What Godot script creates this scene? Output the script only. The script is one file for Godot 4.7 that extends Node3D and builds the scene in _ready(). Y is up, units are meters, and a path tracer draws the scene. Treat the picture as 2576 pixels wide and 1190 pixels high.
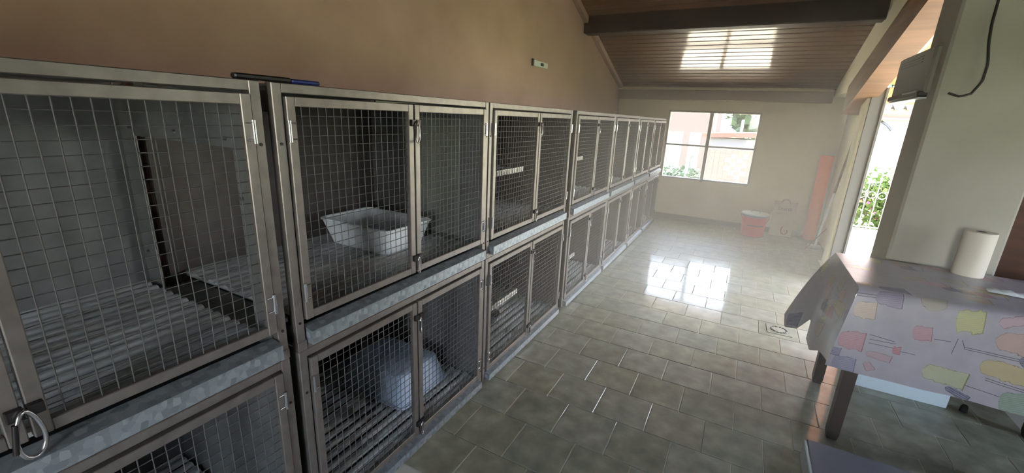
extends Node3D
# A cattery room: two tiers of wire cages along the left wall, a tiled floor, a window at the far end and an open doorway on the right.

var M := {}
var taken := {}
var rng := RandomNumberGenerator.new()

const FLOOR_Z := -7.5      # far wall
const LEFT_X := -0.883     # left wall

func _ready():
	rng.seed = 7
	view_and_light()
	materials()
	shell()
	floor_tiles()
	roof()
	openings()
	cages()
	cage_contents()
	table_corner()
	far_corner()
	wall_bits()
	outside()

# ------------------------------------------------------------------ camera, sky, sun, air
func view_and_light():
	var cam := Camera3D.new(); cam.name = "camera"
	cam.position = Vector3(1.1482, 1.55, 0)
	cam.rotation = Vector3(-0.2763, 0.4857, 0.0460)
	cam.fov = 58.14; cam.near = 0.02; cam.far = 300
	add_child(cam)
	var e := Environment.new()
	e.background_mode = Environment.BG_SKY
	var s := Sky.new(); var pm := ProceduralSkyMaterial.new()
	pm.sky_top_color = Color(0.72, 0.80, 0.92); pm.sky_horizon_color = Color(1.0, 0.98, 0.94)
	pm.ground_bottom_color = Color(0.55, 0.55, 0.50); pm.ground_horizon_color = Color(0.80, 0.85, 0.88)
	pm.sky_energy_multiplier = 2.6; pm.ground_energy_multiplier = 1.0
	pm.sun_angle_max = 8.0
	s.sky_material = pm; e.sky = s
	e.tonemap_mode = Environment.TONE_MAPPER_LINEAR
	e.tonemap_exposure = 5.2
	e.sdfgi_enabled = true; e.ssao_enabled = true; e.ssil_enabled = true
	e.volumetric_fog_enabled = true; e.volumetric_fog_density = 0.0
	var we := WorldEnvironment.new(); we.name = "world_environment"; we.environment = e; add_child(we)
	var sun := DirectionalLight3D.new(); sun.name = "sun"
	sun.light_color = Color(1.0, 0.97, 0.91); sun.light_energy = 9.0; sun.light_angular_distance = 0.6
	sun.shadow_enabled = true
	sun.basis = Basis.looking_at(Vector3(-0.12, -0.80, 0.60).normalized())
	add_child(sun)
	var fog := FogVolume.new(); fog.name = "glare_haze"  # fog added to stand in for veiling glare and lift the far blacks
	fog.size = Vector3(2.83, 2.9, 5.6); fog.position = Vector3(0.54, 1.46, -4.68)
	var fm := FogMaterial.new(); fm.density = 0.115; fm.albedo = Color(0.99, 0.94, 0.85)
	fog.material = fm; add_child(fog)

# ------------------------------------------------------------------ naming
func numbered(called: String) -> String:
	var n: int = taken.get(called, 0)
	taken[called] = n + 1
	return called if n == 0 else "%s_%03d" % [called, n]

func tag(o: Node, label := "", category := "", group := "", kind := ""):
	if label: o.set_meta("label", label)
	if category: o.set_meta("category", category)
	if group: o.set_meta("group", group)
	if kind: o.set_meta("kind", kind)
	return o

func thing(called: String, label: String, category: String, at := Vector3.ZERO, turn := 0.0, group := "") -> Node3D:
	var o := Node3D.new(); o.name = numbered(called); add_child(o, true)
	o.position = at; o.rotation.y = turn
	tag(o, label, category, group)
	return o

func put(called: String, mesh: Mesh, m: Material, parent: Node = null, at := Vector3.ZERO) -> MeshInstance3D:
	var o := MeshInstance3D.new()
	o.name = called if parent else numbered(called)
	o.mesh = mesh; o.material_override = m; o.position = at
	(parent if parent else self).add_child(o, true)
	return o

func struct(called: String, mesh: Mesh, m: Material, label := "") -> MeshInstance3D:
	var o := put(called, mesh, m)
	tag(o, label, "", "", "structure")
	return o

# ------------------------------------------------------------------ shape helpers
func begin() -> SurfaceTool:
	var st := SurfaceTool.new(); st.begin(Mesh.PRIMITIVE_TRIANGLES); return st

func tri(st: SurfaceTool, a: Vector3, b: Vector3, c: Vector3, n: Vector3):
	if (b - a).cross(c - a).dot(n) > 0.0:
		var t := b; b = c; c = t
	for p in [a, b, c]:
		st.set_normal(n); st.set_uv(Vector2(p.x, p.y)); st.add_vertex(p)

func quad(st: SurfaceTool, a: Vector3, b: Vector3, c: Vector3, d: Vector3, out: Vector3):
	var n := (b - a).cross(d - a)
	if n.length() < 1e-12: n = (c - b).cross(d - b)
	n = n.normalized()
	if n.dot(out) < 0: n = -n
	tri(st, a, b, c, n); tri(st, a, c, d, n)

func cbox(st: SurfaceTool, c: Vector3, s: Vector3, b := 0.0):
	var h := s * 0.5
	b = minf(b, minf(h.x, minf(h.y, h.z)) * 0.9)
	if b <= 0.0:
		for ax in 3:
			for sg in [-1.0, 1.0]:
				var n := Vector3.ZERO; n[ax] = sg
				var u := (ax + 1) % 3; var v := (ax + 2) % 3
				var q := []
				for k in [[-1, -1], [1, -1], [1, 1], [-1, 1]]:
					var p := c; p[ax] += sg * h[ax]; p[u] += k[0] * h[u]; p[v] += k[1] * h[v]; q.append(p)
				quad(st, q[0], q[1], q[2], q[3], n)
		return
	var corner := func(sx: float, sy: float, sz: float, ax: int) -> Vector3:
		var p := Vector3(sx * (h.x - b), sy * (h.y - b), sz * (h.z - b))
		p[ax] += [sx, sy, sz][ax] * b
		return c + p
	for ax in 3:
		var u := (ax + 1) % 3; var v := (ax + 2) % 3
		for sg in [-1.0, 1.0]:
			var q := []
			for k in [[-1.0, -1.0], [1.0, -1.0], [1.0, 1.0], [-1.0, 1.0]]:
				var s3 := [0.0, 0.0, 0.0]; s3[ax] = sg; s3[u] = k[0]; s3[v] = k[1]
				q.append(corner.call(s3[0], s3[1], s3[2], ax))
			var n := Vector3.ZERO; n[ax] = sg
			quad(st, q[0], q[1], q[2], q[3], n)
		for su in [-1.0, 1.0]:
			for sv in [-1.0, 1.0]:
				var q := []
				for e in [[-1.0, u], [1.0, u], [1.0, v], [-1.0, v]]:
					var s3 := [0.0, 0.0, 0.0]; s3[ax] = e[0]; s3[u] = su; s3[v] = sv
					q.append(corner.call(s3[0], s3[1], s3[2], e[1]))
				var n := Vector3.ZERO; n[u] = su; n[v] = sv
				quad(st, q[0], q[1], q[2], q[3], n)
	for sx in [-1.0, 1.0]:
		for sy in [-1.0, 1.0]:
			for sz in [-1.0, 1.0]:
				var n := Vector3(sx, sy, sz).normalized()
				tri(st, corner.call(sx, sy, sz, 0), corner.call(sx, sy, sz, 1), corner.call(sx, sy, sz, 2), n)

func span(st: SurfaceTool, lo: Vector3, hi: Vector3, b := 0.0):
	cbox(st, (lo + hi) * 0.5, (hi - lo).abs(), b)

func box_mesh(s: Vector3, b := 0.0, c := Vector3.ZERO) -> Mesh:
	var st := begin(); cbox(st, c, s, b); return st.commit()

func span_mesh(lo: Vector3, hi: Vector3, b := 0.0) -> Mesh:
	var st := begin(); span(st, lo, hi, b); return st.commit()

# a polygon in the plane across axis `ax` (its two coordinates are the next axes in x, y, z order), pushed from a to b
func extrude(st: SurfaceTool, poly: PackedVector2Array, ax: int, a: float, b: float):
	var at := func(p: Vector2, d: float) -> Vector3:
		if ax == 0: return Vector3(d, p.y, p.x)
		if ax == 1: return Vector3(p.x, d, p.y)
		return Vector3(p.x, p.y, d)
	var n := Vector3.ZERO; n[ax] = signf(b - a)
	var ix := Geometry2D.triangulate_polygon(poly)
	for k in range(0, ix.size(), 3):
		tri(st, at.call(poly[ix[k]], b), at.call(poly[ix[k + 1]], b), at.call(poly[ix[k + 2]], b), n)
		tri(st, at.call(poly[ix[k]], a), at.call(poly[ix[k + 1]], a), at.call(poly[ix[k + 2]], a), -n)
	var area := 0.0
	for k in poly.size():
		area += poly[k].cross(poly[(k + 1) % poly.size()])
	for k in poly.size():
		var p := poly[k]; var q := poly[(k + 1) % poly.size()]
		var d := q - p
		var o2 := Vector2(d.y, -d.x) * signf(area)
		var o3: Vector3 = at.call(o2, 0.0)
		quad(st, at.call(p, a), at.call(q, a), at.call(q, b), at.call(p, b), o3)

func extruded(poly: PackedVector2Array, ax: int, a: float, b: float) -> Mesh:
	var st := begin(); extrude(st, poly, ax, a, b); return st.commit()

func tube(st: SurfaceTool, pts: Array, r: float, sides := 6, closed := false, flat := 1.0):
	var n := pts.size()
	var rings := []
	var up := Vector3.UP
	for k in n:
		var a: Vector3 = pts[(k - 1 + n) % n] if (closed or k > 0) else pts[k]
		var b: Vector3 = pts[(k + 1) % n] if (closed or k < n - 1) else pts[k]
		var t := (b - a).normalized()
		if k == 0: up = Vector3.UP if absf(t.y) < 0.9 else Vector3.RIGHT
		var side := t.cross(up).normalized()
		up = side.cross(t).normalized()
		var ring := []
		for j in sides:
			var w := TAU * j / sides
			ring.append([pts[k] + (side * cos(w) * flat + up * sin(w)) * r, (side * cos(w) + up * sin(w)).normalized()])
		rings.append(ring)
	for k in (n if closed else n - 1):
		var A = rings[k]; var B = rings[(k + 1) % n]
		for j in sides:
			var j2 := (j + 1) % sides
			for v in [A[j], A[j2], B[j2], A[j], B[j2], B[j]]:
				st.set_normal(v[1]); st.set_uv(Vector2.ZERO); st.add_vertex(v[0])
	if not closed:
		for e in [0, n - 1]:
			var d: Vector3 = (pts[0] - pts[1]) if e == 0 else (pts[n - 1] - pts[n - 2])
			for j in range(1, sides - 1):
				tri(st, rings[e][0][0], rings[e][j][0], rings[e][j + 1][0], d.normalized())

func tube_mesh(pts: Array, r: float, sides := 6, closed := false) -> Mesh:
	var st := begin(); tube(st, pts, r, sides, closed); return st.commit()

func lathe(st: SurfaceTool, prof: Array, seg := 24, c := Vector3.ZERO):
	for k in prof.size() - 1:
		var p: Vector2 = prof[k]; var q: Vector2 = prof[k + 1]
		var d := q - p
		if d.length() < 1e-7: continue
		var nn := Vector2(d.y, -d.x).normalized()
		for j in seg:
			var a := TAU * j / seg; var b := TAU * (j + 1) / seg
			var f := func(v: Vector2, w: float) -> Vector3: return c + Vector3(v.x * cos(w), v.y, v.x * sin(w))
			var g := func(w: float) -> Vector3: return Vector3(nn.x * cos(w), nn.y, nn.x * sin(w))
			var P := [[f.call(p, a), g.call(a)], [f.call(p, b), g.call(b)], [f.call(q, b), g.call(b)], [f.call(q, a), g.call(a)]]
			for t in [[0, 1, 2], [0, 2, 3]]:
				var v0: Vector3 = P[t[0]][0]; var v1: Vector3 = P[t[1]][0]; var v2: Vector3 = P[t[2]][0]
				var cr := (v1 - v0).cross(v2 - v0)
				if cr.length() < 1e-12: continue
				var o: Array = [t[0], t[1], t[2]]
				if cr.dot(P[t[0]][1]) > 0: o = [t[0], t[2], t[1]]
				for i in o:
					st.set_normal(P[i][1]); st.set_uv(Vector2.ZERO); st.add_vertex(P[i][0])

func lathe_mesh(prof: Array, seg := 24) -> Mesh:
	var st := begin(); lathe(st, prof, seg); return st.commit()

# ------------------------------------------------------------------ materials
func mat(c: Color, rough := 0.6, metal := 0.0) -> StandardMaterial3D:
	var m := StandardMaterial3D.new()
	m.albedo_color = c; m.roughness = rough; m.metallic = metal
	return m

func noise_image(sd: int, freq: float, size: int, cols: Array, octaves := 4, kind := FastNoiseLite.TYPE_SIMPLEX_SMOOTH, stretch := Vector2.ONE) -> Image:
	var f := FastNoiseLite.new(); f.seed = sd; f.frequency = freq; f.noise_type = kind; f.fractal_octaves = octaves
	if kind == FastNoiseLite.TYPE_CELLULAR:
		f.cellular_return_type = FastNoiseLite.RETURN_CELL_VALUE; f.fractal_type = FastNoiseLite.FRACTAL_NONE
	var src: Image
	if stretch == Vector2.ONE:
		src = f.get_seamless_image(size, size)
	else:
		src = f.get_seamless_image(int(size / stretch.x), int(size / stretch.y))
		src.resize(size, size, Image.INTERPOLATE_CUBIC)
	var im := Image.create(size, size, false, Image.FORMAT_RGB8)
	var lut := []
	for k in 256:
		var t := k / 255.0 * (cols.size() - 1)
		var i := mini(int(t), cols.size() - 2)
		lut.append(cols[i].lerp(cols[i + 1], t - i))
	for y in size:
		for x in size:
			im.set_pixel(x, y, lut[int(src.get_pixel(x, y).r * 255.0)])
	return im

func textured(m: StandardMaterial3D, im: Image, per_metre: float, what := "color"):
	im.generate_mipmaps()
	var t := ImageTexture.create_from_image(im)
	if what == "color":
		m.albedo_texture = t
	elif what == "rough":
		m.roughness_texture = t; m.roughness_texture_channel = BaseMaterial3D.TEXTURE_CHANNEL_RED
	else:
		m.normal_enabled = true; m.normal_texture = t
	m.uv1_triplanar = true; m.uv1_world_triplanar = true; m.uv1_scale = Vector3.ONE * per_metre
	return m

func g(v: float) -> Color: return Color(v, v, v)

func materials():
	# floor: grey-olive stone-look glazed tile
	var tile_maps := noise_image(3, 0.012, 512, [Color(0.42, 0.42, 0.37), Color(0.49, 0.49, 0.435), Color(0.55, 0.55, 0.49), Color(0.63, 0.63, 0.57)], 6)
	for k in 3:
		var t := mat([Color(1, 1, 1), Color(0.93, 0.94, 0.91), Color(0.97, 0.96, 0.92)][k], 0.55)
		textured(t, tile_maps, 1.1)
		t.clearcoat_enabled = true; t.clearcoat = 0.5; t.clearcoat_roughness = 0.10
		M["tile%d" % k] = t
	M.grout = mat(Color(0.72, 0.71, 0.66), 0.9)
	M.slab = mat(Color(0.45, 0.45, 0.42), 0.9)
	# plaster
	M.wall_beige = textured(mat(g(1), 0.9), noise_image(11, 0.01, 256, [Color(0.57, 0.46, 0.39), Color(0.61, 0.50, 0.43), Color(0.64, 0.53, 0.46)], 5), 0.6)
	M.wall_cream = textured(mat(g(1), 0.9), noise_image(12, 0.01, 256, [Color(0.86, 0.83, 0.72), Color(0.89, 0.86, 0.75), Color(0.91, 0.88, 0.78)], 5), 0.6)
	M.wall_white = textured(mat(g(1), 0.88), noise_image(13, 0.01, 256, [Color(0.63, 0.62, 0.57), Color(0.67, 0.66, 0.61), Color(0.70, 0.69, 0.64)], 5), 0.6)
	M.reveal_shade = mat(Color(0.40, 0.39, 0.37), 0.8)  # grey stands in for shade on the doorway reveal
	M.baseboard = mat(Color(0.42, 0.40, 0.35), 0.45)
	M.base_white = mat(Color(0.78, 0.85, 0.88), 0.55)
	# wood
	var grain := noise_image(21, 0.02, 512, [Color(0.36, 0.27, 0.20), Color(0.44, 0.34, 0.26), Color(0.52, 0.40, 0.31)], 5, FastNoiseLite.TYPE_SIMPLEX_SMOOTH, Vector2(8, 1))
	for k in 3:
		var w := mat([Color(1, 1, 1), Color(0.90, 0.88, 0.86), Color(1.0, 0.95, 0.9)][k], 0.5)
		textured(w, grain, 1.3)
		w.clearcoat_enabled = true; w.clearcoat = 0.9; w.clearcoat_roughness = 0.10
		M["plank%d" % k] = w
	M.beam_dark = textured(mat(Color(0.46, 0.42, 0.40), 0.6), grain, 1.1)
	M.beam_wood = textured(mat(Color(1.25, 1.2, 1.15), 0.65), grain, 0.9)
	M.soffit = textured(mat(Color(1.5, 1.25, 1.0), 0.6), grain, 1.0)
	M.leg = textured(mat(Color(0.42, 0.40, 0.40), 0.5), grain, 1.5)
	M.door_brown = textured(mat(Color(0.70, 0.58, 0.52), 0.5), grain, 1.2)
	# metals
	M.frame = textured(mat(g(1), 0.42, 0.65), noise_image(31, 0.03, 256, [Color(0.44, 0.42, 0.405), Color(0.48, 0.46, 0.44), Color(0.51, 0.49, 0.47)], 4), 2.0)
	M.galv = textured(mat(g(1), 0.45, 0.55), noise_image(32, 0.05, 256, [Color(0.46, 0.49, 0.51), Color(0.54, 0.57, 0.59), Color(0.60, 0.63, 0.65)], 1, FastNoiseLite.TYPE_CELLULAR), 5.0)
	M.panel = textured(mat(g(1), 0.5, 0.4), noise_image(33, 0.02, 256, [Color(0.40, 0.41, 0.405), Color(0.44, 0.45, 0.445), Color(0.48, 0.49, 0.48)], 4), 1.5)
	M.back_sheet_shaded = textured(mat(g(1), 0.55, 0.3), noise_image(34, 0.02, 256, [Color(0.36, 0.37, 0.37), Color(0.40, 0.41, 0.41), Color(0.43, 0.44, 0.44)], 4), 1.5)  # panel sheet with the dimness of the cage back put into its colour
	M.panel_shaded = textured(mat(g(1), 0.6, 0.2), noise_image(35, 0.02, 256, [Color(0.27, 0.255, 0.24), Color(0.31, 0.295, 0.28), Color(0.34, 0.325, 0.31)], 4), 1.5)  # darker copy of the panel; cage shade is in the colour
	M.plate = mat(Color(0.60, 0.62, 0.58), 0.32, 0.5)
	M.wire = mat(Color(0.34, 0.34, 0.335), 0.6, 0.3)
	M.rack = mat(Color(0.66, 0.68, 0.68), 0.42, 0.1)
	M.pan = mat(Color(0.26, 0.27, 0.27), 0.7, 0.2)
	M.steel = mat(Color(0.75, 0.75, 0.76), 0.22, 0.95)
	M.dark_steel = mat(Color(0.20, 0.19, 0.19), 0.4, 0.7)
	M.rubber = mat(Color(0.06, 0.06, 0.06), 0.8)
	M.window_frame = mat(Color(0.66, 0.65, 0.62), 0.5, 0.1)
	var glass := mat(Color(0.85, 0.9, 0.9, 0.08), 0.03); glass.transparency = BaseMaterial3D.TRANSPARENCY_ALPHA; M.glass = glass
	# plastics and small things
	M.white_plastic = mat(Color(0.86, 0.89, 0.91), 0.4)
	M.grey_plastic = mat(Color(0.62, 0.68, 0.76), 0.45)
	M.white_shelf = mat(Color(0.85, 0.84, 0.80), 0.5)
	M.blue = mat(Color(0.08, 0.16, 0.42), 0.5)
	M.cable = mat(Color(0.13, 0.125, 0.115), 0.6)
	M.black = mat(Color(0.04, 0.04, 0.045), 0.5)
	M.orange = mat(Color(0.98, 0.46, 0.03), 0.38)
	M.red = mat(Color(0.82, 0.12, 0.12), 0.4)
	M.lid = mat(Color(0.72, 0.75, 0.72), 0.4)
	M.liner = mat(Color(0.36, 0.42, 0.52), 0.5)
	M.paper = mat(Color(0.80, 0.76, 0.70), 0.85)
	M.roll = mat(Color(0.86, 0.84, 0.78), 0.95)
	M.ink = mat(Color(0.22, 0.18, 0.16), 0.8)
	M.red_ink = mat(Color(0.72, 0.22, 0.16), 0.8)
	M.vent = mat(Color(0.55, 0.54, 0.50), 0.5)
	M.vent_dark = mat(Color(0.10, 0.10, 0.10), 0.3)
	M.handle_brown = mat(Color(0.32, 0.12, 0.10), 0.5)
	M.crate = mat(Color(0.40, 0.40, 0.43), 0.7)
	M.crate_edge = mat(Color(0.74, 0.78, 0.78), 0.6)
	# outside
	M.lawn = textured(mat(g(1), 0.95), noise_image(41, 0.04, 256, [Color(0.34, 0.42, 0.20), Color(0.46, 0.50, 0.28), Color(0.56, 0.58, 0.36)], 4), 0.4)
	M.terrace = textured(mat(g(1), 0.8), noise_image(42, 0.03, 256, [Color(0.76, 0.69, 0.64), Color(0.82, 0.75, 0.70)], 3), 0.8)
	M.bounce_concrete = mat(Color(0.78, 0.74, 0.66), 0.9)  # pale bounce surface of the two added ground slabs
	M.leaf = mat(Color(0.26, 0.36, 0.14), 0.7); M.leaf.backlight = Color(0.2, 0.26, 0.08)
	M.leaf_dark = mat(Color(0.14, 0.24, 0.12), 0.7); M.leaf_dark.backlight = Color(0.1, 0.16, 0.05)
	M.flower = mat(Color(0.80, 0.25, 0.50), 0.7); M.flower.backlight = Color(0.4, 0.1, 0.2)
	M.bark = mat(Color(0.30, 0.22, 0.16), 0.9)
	M.stucco = mat(Color(0.62, 0.61, 0.58), 0.9)
	M.facade = mat(Color(0.36, 0.30, 0.28), 0.9)
	M.roof_tile = mat(Color(0.46, 0.21, 0.17), 0.85)
	M.roof_grey = mat(Color(0.32, 0.29, 0.27), 0.85)
	M.brick = mat(Color(0.36, 0.255, 0.23), 0.9)
	M.shed_wall = mat(Color(0.34, 0.33, 0.35), 0.9)
	M.beam_paint = mat(Color(0.60, 0.55, 0.48), 0.8)
	M.iron = mat(Color(0.80, 0.80, 0.78), 0.5, 0.3)
	M.pale_post = mat(Color(0.88, 0.88, 0.86), 0.7)

# ------------------------------------------------------------------ the room
func roof_y(z: float) -> float:
	return 2.10 + 0.333 * (z + 7.5) if z < -1.0 else 2.10 + 0.333 * 6.5 - 0.333 * (z + 1.0)

func shell():
	struct("floor", span_mesh(Vector3(-1.1, -0.16, -7.7), Vector3(4.3, -0.011, 2.8)), M.slab, "grey tiled floor of the cattery room")
	# left wall: a gable side whose top follows the roof
	var p := PackedVector2Array([Vector2(2.8, -0.1), Vector2(2.8, roof_y(2.8) + 0.05), Vector2(-1.0, roof_y(-1.0) + 0.05), Vector2(-7.7, roof_y(-7.7) + 0.05), Vector2(-7.7, -0.1)])
	struct("wall_left", extruded(p, 0, LEFT_X - 0.22, LEFT_X), M.wall_beige, "beige plaster wall above the cages")
	# far wall round the window
	var st := begin()
	var z0 := FLOOR_Z - 0.22; var z1 := FLOOR_Z
	span(st, Vector3(LEFT_X - 0.22, -0.1, z0), Vector3(-0.05, 2.12, z1))
	span(st, Vector3(1.273, -0.1, z0), Vector3(2.067, 2.12, z1))
	span(st, Vector3(-0.05, -0.1, z0), Vector3(1.273, 0.677, z1))
	span(st, Vector3(-0.05, 1.753, z0), Vector3(1.273, 2.12, z1))
	span(st, Vector3(2.067, -0.1, z0), Vector3(2.45, 2.4, FLOOR_Z - 0.12))
	struct("wall_far", st.commit(), M.wall_cream, "cream far wall round the window")
	st = begin()
	span(st, Vector3(LEFT_X, 0, FLOOR_Z), Vector3(2.067, 0.075, FLOOR_Z + 0.012), 0.003)
	struct("baseboard_far", st.commit(), M.baseboard, "dark tile skirting along the far wall")
	# right wall: a niche at the far end, the pier of the doorway, the wall above its beam
	st = begin()
	span(st, Vector3(2.30, -0.1, -7.7), Vector3(2.40, 2.9, -6.35))
	extrude(st, PackedVector2Array([Vector2(2.16, -5.45), Vector2(2.205, -5.45), Vector2(2.40, -6.35), Vector2(2.30, -6.35)]), 1, -0.1, 2.9)
	span(st, Vector3(2.067, -0.1, -5.50), Vector3(2.205, 2.2, -5.28), 0.012)
	var q := PackedVector2Array([Vector2(-7.6, 2.0), Vector2(-5.6, 2.0), Vector2(-3.0, 2.62), Vector2(-3.0, roof_y(-3.0)), Vector2(-7.6, roof_y(-7.6))])
	extrude(st, q, 0, 2.09, 2.25)
	struct("wall_right", st.commit(), M.wall_cream, "cream right wall with a niche and the pier of the doorway")
	# the wall that faces the room beside the doorway
	st = begin()
	span(st, Vector3(1.976, -0.1, -3.47), Vector3(2.44, 4.0, -3.15), 0.012)
	span(st, Vector3(2.44, 2.05, -3.47), Vector3(3.34, 4.0, -3.15))
	span(st, Vector3(3.34, -0.1, -3.47), Vector3(4.3, 4.0, -3.15))
	struct("wall_near", st.commit(), M.wall_white, "white wall behind the table")
	struct("baseboard_near", span_mesh(Vector3(1.985, 0.0, -3.15), Vector3(2.44, 0.12, -3.138), 0.003), M.base_white, "pale blue skirting under the table")
	# right and back walls out of view, each with the opening that lights the near end
	st = begin()
	span(st, Vector3(4.1, -0.1, -3.2), Vector3(4.3, 4.3, -2.6)); span(st, Vector3(4.1, -0.1, -0.6), Vector3(4.3, 4.3, 2.8))
	span(st, Vector3(4.1, -0.1, -2.6), Vector3(4.3, 1.0, -1.7)); span(st, Vector3(4.1, 1.9, -2.6), Vector3(4.3, 4.3, -1.7))
	span(st, Vector3(4.1, -0.1, -2.2), Vector3(4.3, 4.3, -0.6))
	struct("wall_side", st.commit(), M.wall_white)
	st = begin()
	span(st, Vector3(-1.1, -0.1, 2.6), Vector3(1.1, 4.0, 2.8)); span(st, Vector3(2.2, -0.1, 2.6), Vector3(4.3, 4.0, 2.8))
	span(st, Vector3(1.1, 2.0, 2.6), Vector3(2.2, 4.0, 2.8)); span(st, Vector3(1.1, -0.1, 2.6), Vector3(2.2, 0.8, 2.8))
	struct("wall_back", st.commit(), M.wall_white)

func floor_tiles():
	var fl: Node = get_node("floor")
	var pz := 0.2665; var px := 0.274
	struct("floor_screed", span_mesh(Vector3(-0.9, -0.011, -7.5), Vector3(4.1, -0.0035, 2.6)), M.grout)
	var full := box_mesh(Vector3(px - 0.005, 0.012, pz - 0.005), 0.0016)
	for k in range(-3, 21):
		var zc := -1.99 - pz * k - pz * 0.5
		var off := 0.102 if posmod(k, 2) == 0 else 0.239
		for i in range(-1, 11):
			var x0 := off + px * i
			var x1 := x0 + px
			if x1 < -0.02 or x0 > 2.75: continue
			var zn := zc + pz * 0.5
			if zn < -7.45: continue
			var lim := 2.75
			if zc < -6.35: lim = 2.29
			elif zc < -5.55: lim = 2.17
			elif zc < -5.2: lim = 2.06
			elif zc < -3.5: lim = 2.44
			if x0 > lim - 0.02: continue
			var o: MeshInstance3D
			if x1 > lim:
				o = put("tile", box_mesh(Vector3(lim - 0.005 - x0, 0.012, pz - 0.005), 0.0016), M["tile%d" % rng.randi_range(0, 2)], fl, Vector3((x0 + lim) * 0.5, -0.006, zc))
			else:
				o = put("tile", full, M["tile%d" % rng.randi_range(0, 2)], fl, Vector3((x0 + x1) * 0.5, -0.006, zc))
			o.rotation = Vector3(rng.randf_range(-0.002, 0.002), 0, rng.randf_range(-0.002, 0.002))
	# the drain set in one tile
	var d := thing("floor_drain", "small square floor drain with a ring of slots in the tiled floor", "drain", Vector3(1.615, 0.0, -3.735), 0.03)
	put("plate", box_mesh(Vector3(0.17, 0.006, 0.17), 0.002), M["tile1"], d, Vector3(0, 0.001, 0))
	var st := begin()
	for k in 14:
		var a := TAU * k / 14.0
		var pts := []
		for j in 3:
			var w := a + (j - 1) * 0.13
			pts.append(Vector3(cos(w) * 0.055, 0.0045, sin(w) * 0.055))
		tube(st, pts, 0.006, 6)
	put("slot_ring", st.commit(), M.black, d)
	put("cover", lathe_mesh([Vector2(0.044, 0.003), Vector2(0.044, 0.006), Vector2(0.041, 0.007), Vector2(0.0, 0.007)], 24), M["tile0"], d)

func roof():
	# the roof deck above the ceiling boards
	var st := begin()
	var zz := [-8.45, -1.0, 3.4]
	for k in 2:
		var a: float = zz[k]; var b: float = zz[k + 1]
		var p := PackedVector2Array([Vector2(a, roof_y(a) + 0.03), Vector2(b, roof_y(b) + 0.03), Vector2(b, roof_y(b) + 0.25), Vector2(a, roof_y(a) + 0.25)])
		extrude(st, p, 0, -1.5, 2.2 if k == 0 else 4.6)
	extrude(st, PackedVector2Array([Vector2(-3.6, roof_y(-3.6) + 0.03), Vector2(-1.0, roof_y(-1.0) + 0.03), Vector2(-1.0, roof_y(-1.0) + 0.25), Vector2(-3.6, roof_y(-3.6) + 0.25)]), 0, 2.2, 4.6)
	var ce := struct("ceiling", st.commit(), M.beam_dark, "varnished wooden plank ceiling sloping down to the far wall")
	# ceiling boards, each one a piece
	var pitch := 0.0968
	var slope := atan(0.333)
	var plank := box_mesh(Vector3(2.2 - LEFT_X, 0.022, pitch / cos(slope) - 0.009), 0.005)
	for k in 54:
		var z := -8.40 + pitch * (k + 0.5)
		if z > -3.2: break
		var o := put("plank", plank, M["plank%d" % rng.randi_range(0, 2)], ce, Vector3((2.2 + LEFT_X) * 0.5, roof_y(z) + 0.014, z))
		o.rotation.x = -slope
	# purlin, wall plate and the rafter on the left wall
	st = begin(); span(st, Vector3(LEFT_X, 2.575, -5.68), Vector3(2.12, 2.80, -5.50), 0.012)
	struct("trim_1", st.commit(), M.beam_dark, "dark wooden purlin across the ceiling")
	st = begin()
	span(st, Vector3(LEFT_X, 1.905, -7.5), Vector3(2.067, 2.055, -7.40), 0.008)
	struct("trim_2", st.commit(), M.beam_paint, "cream boxed beam along the top of the far wall")
	put("ledge", span_mesh(Vector3(LEFT_X, 2.056, -7.5), Vector3(2.067, 2.076, -7.385), 0.003), M.wall_cream, get_node("trim_2"))
	st = begin()
	var p := PackedVector2Array([Vector2(-7.42, roof_y(-7.42) - 0.07), Vector2(-3.2, roof_y(-3.2) - 0.07), Vector2(-3.2, roof_y(-3.2)), Vector2(-7.42, roof_y(-7.42))])
	extrude(st, p, 0, LEFT_X, LEFT_X + 0.055)
	struct("trim_3", st.commit(), M.wall_beige, "pale rafter strip along the top of the left wall")
	# the timber over the doorway
	st = begin()
	var beam := func(y: float, z: float) -> float: return y + 0.30 * (z + 4.0)
	p = PackedVector2Array([Vector2(-5.75, beam.call(2.26, -5.75) - 0.02), Vector2(-2.6, beam.call(2.26, -2.6)), Vector2(-2.6, beam.call(2.52, -2.6)), Vector2(-5.75, beam.call(2.52, -5.75))])
	extrude(st, p, 0, 1.965, 2.14)
	struct("trim_4", st.commit(), M.beam_wood, "cracked wooden beam slanting over the side doorway")
	var b := get_node("trim_4")
	st = begin()
	tube(st, [Vector3(2.03, beam.call(2.262, -5.6), -5.6), Vector3(2.04, beam.call(2.258, -4.8), -4.8), Vector3(2.025, beam.call(2.258, -4.2), -4.2), Vector3(2.05, beam.call(2.258, -3.5), -3.5)], 0.004, 5)
	put("crack", st.commit(), M.black, b)

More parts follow.
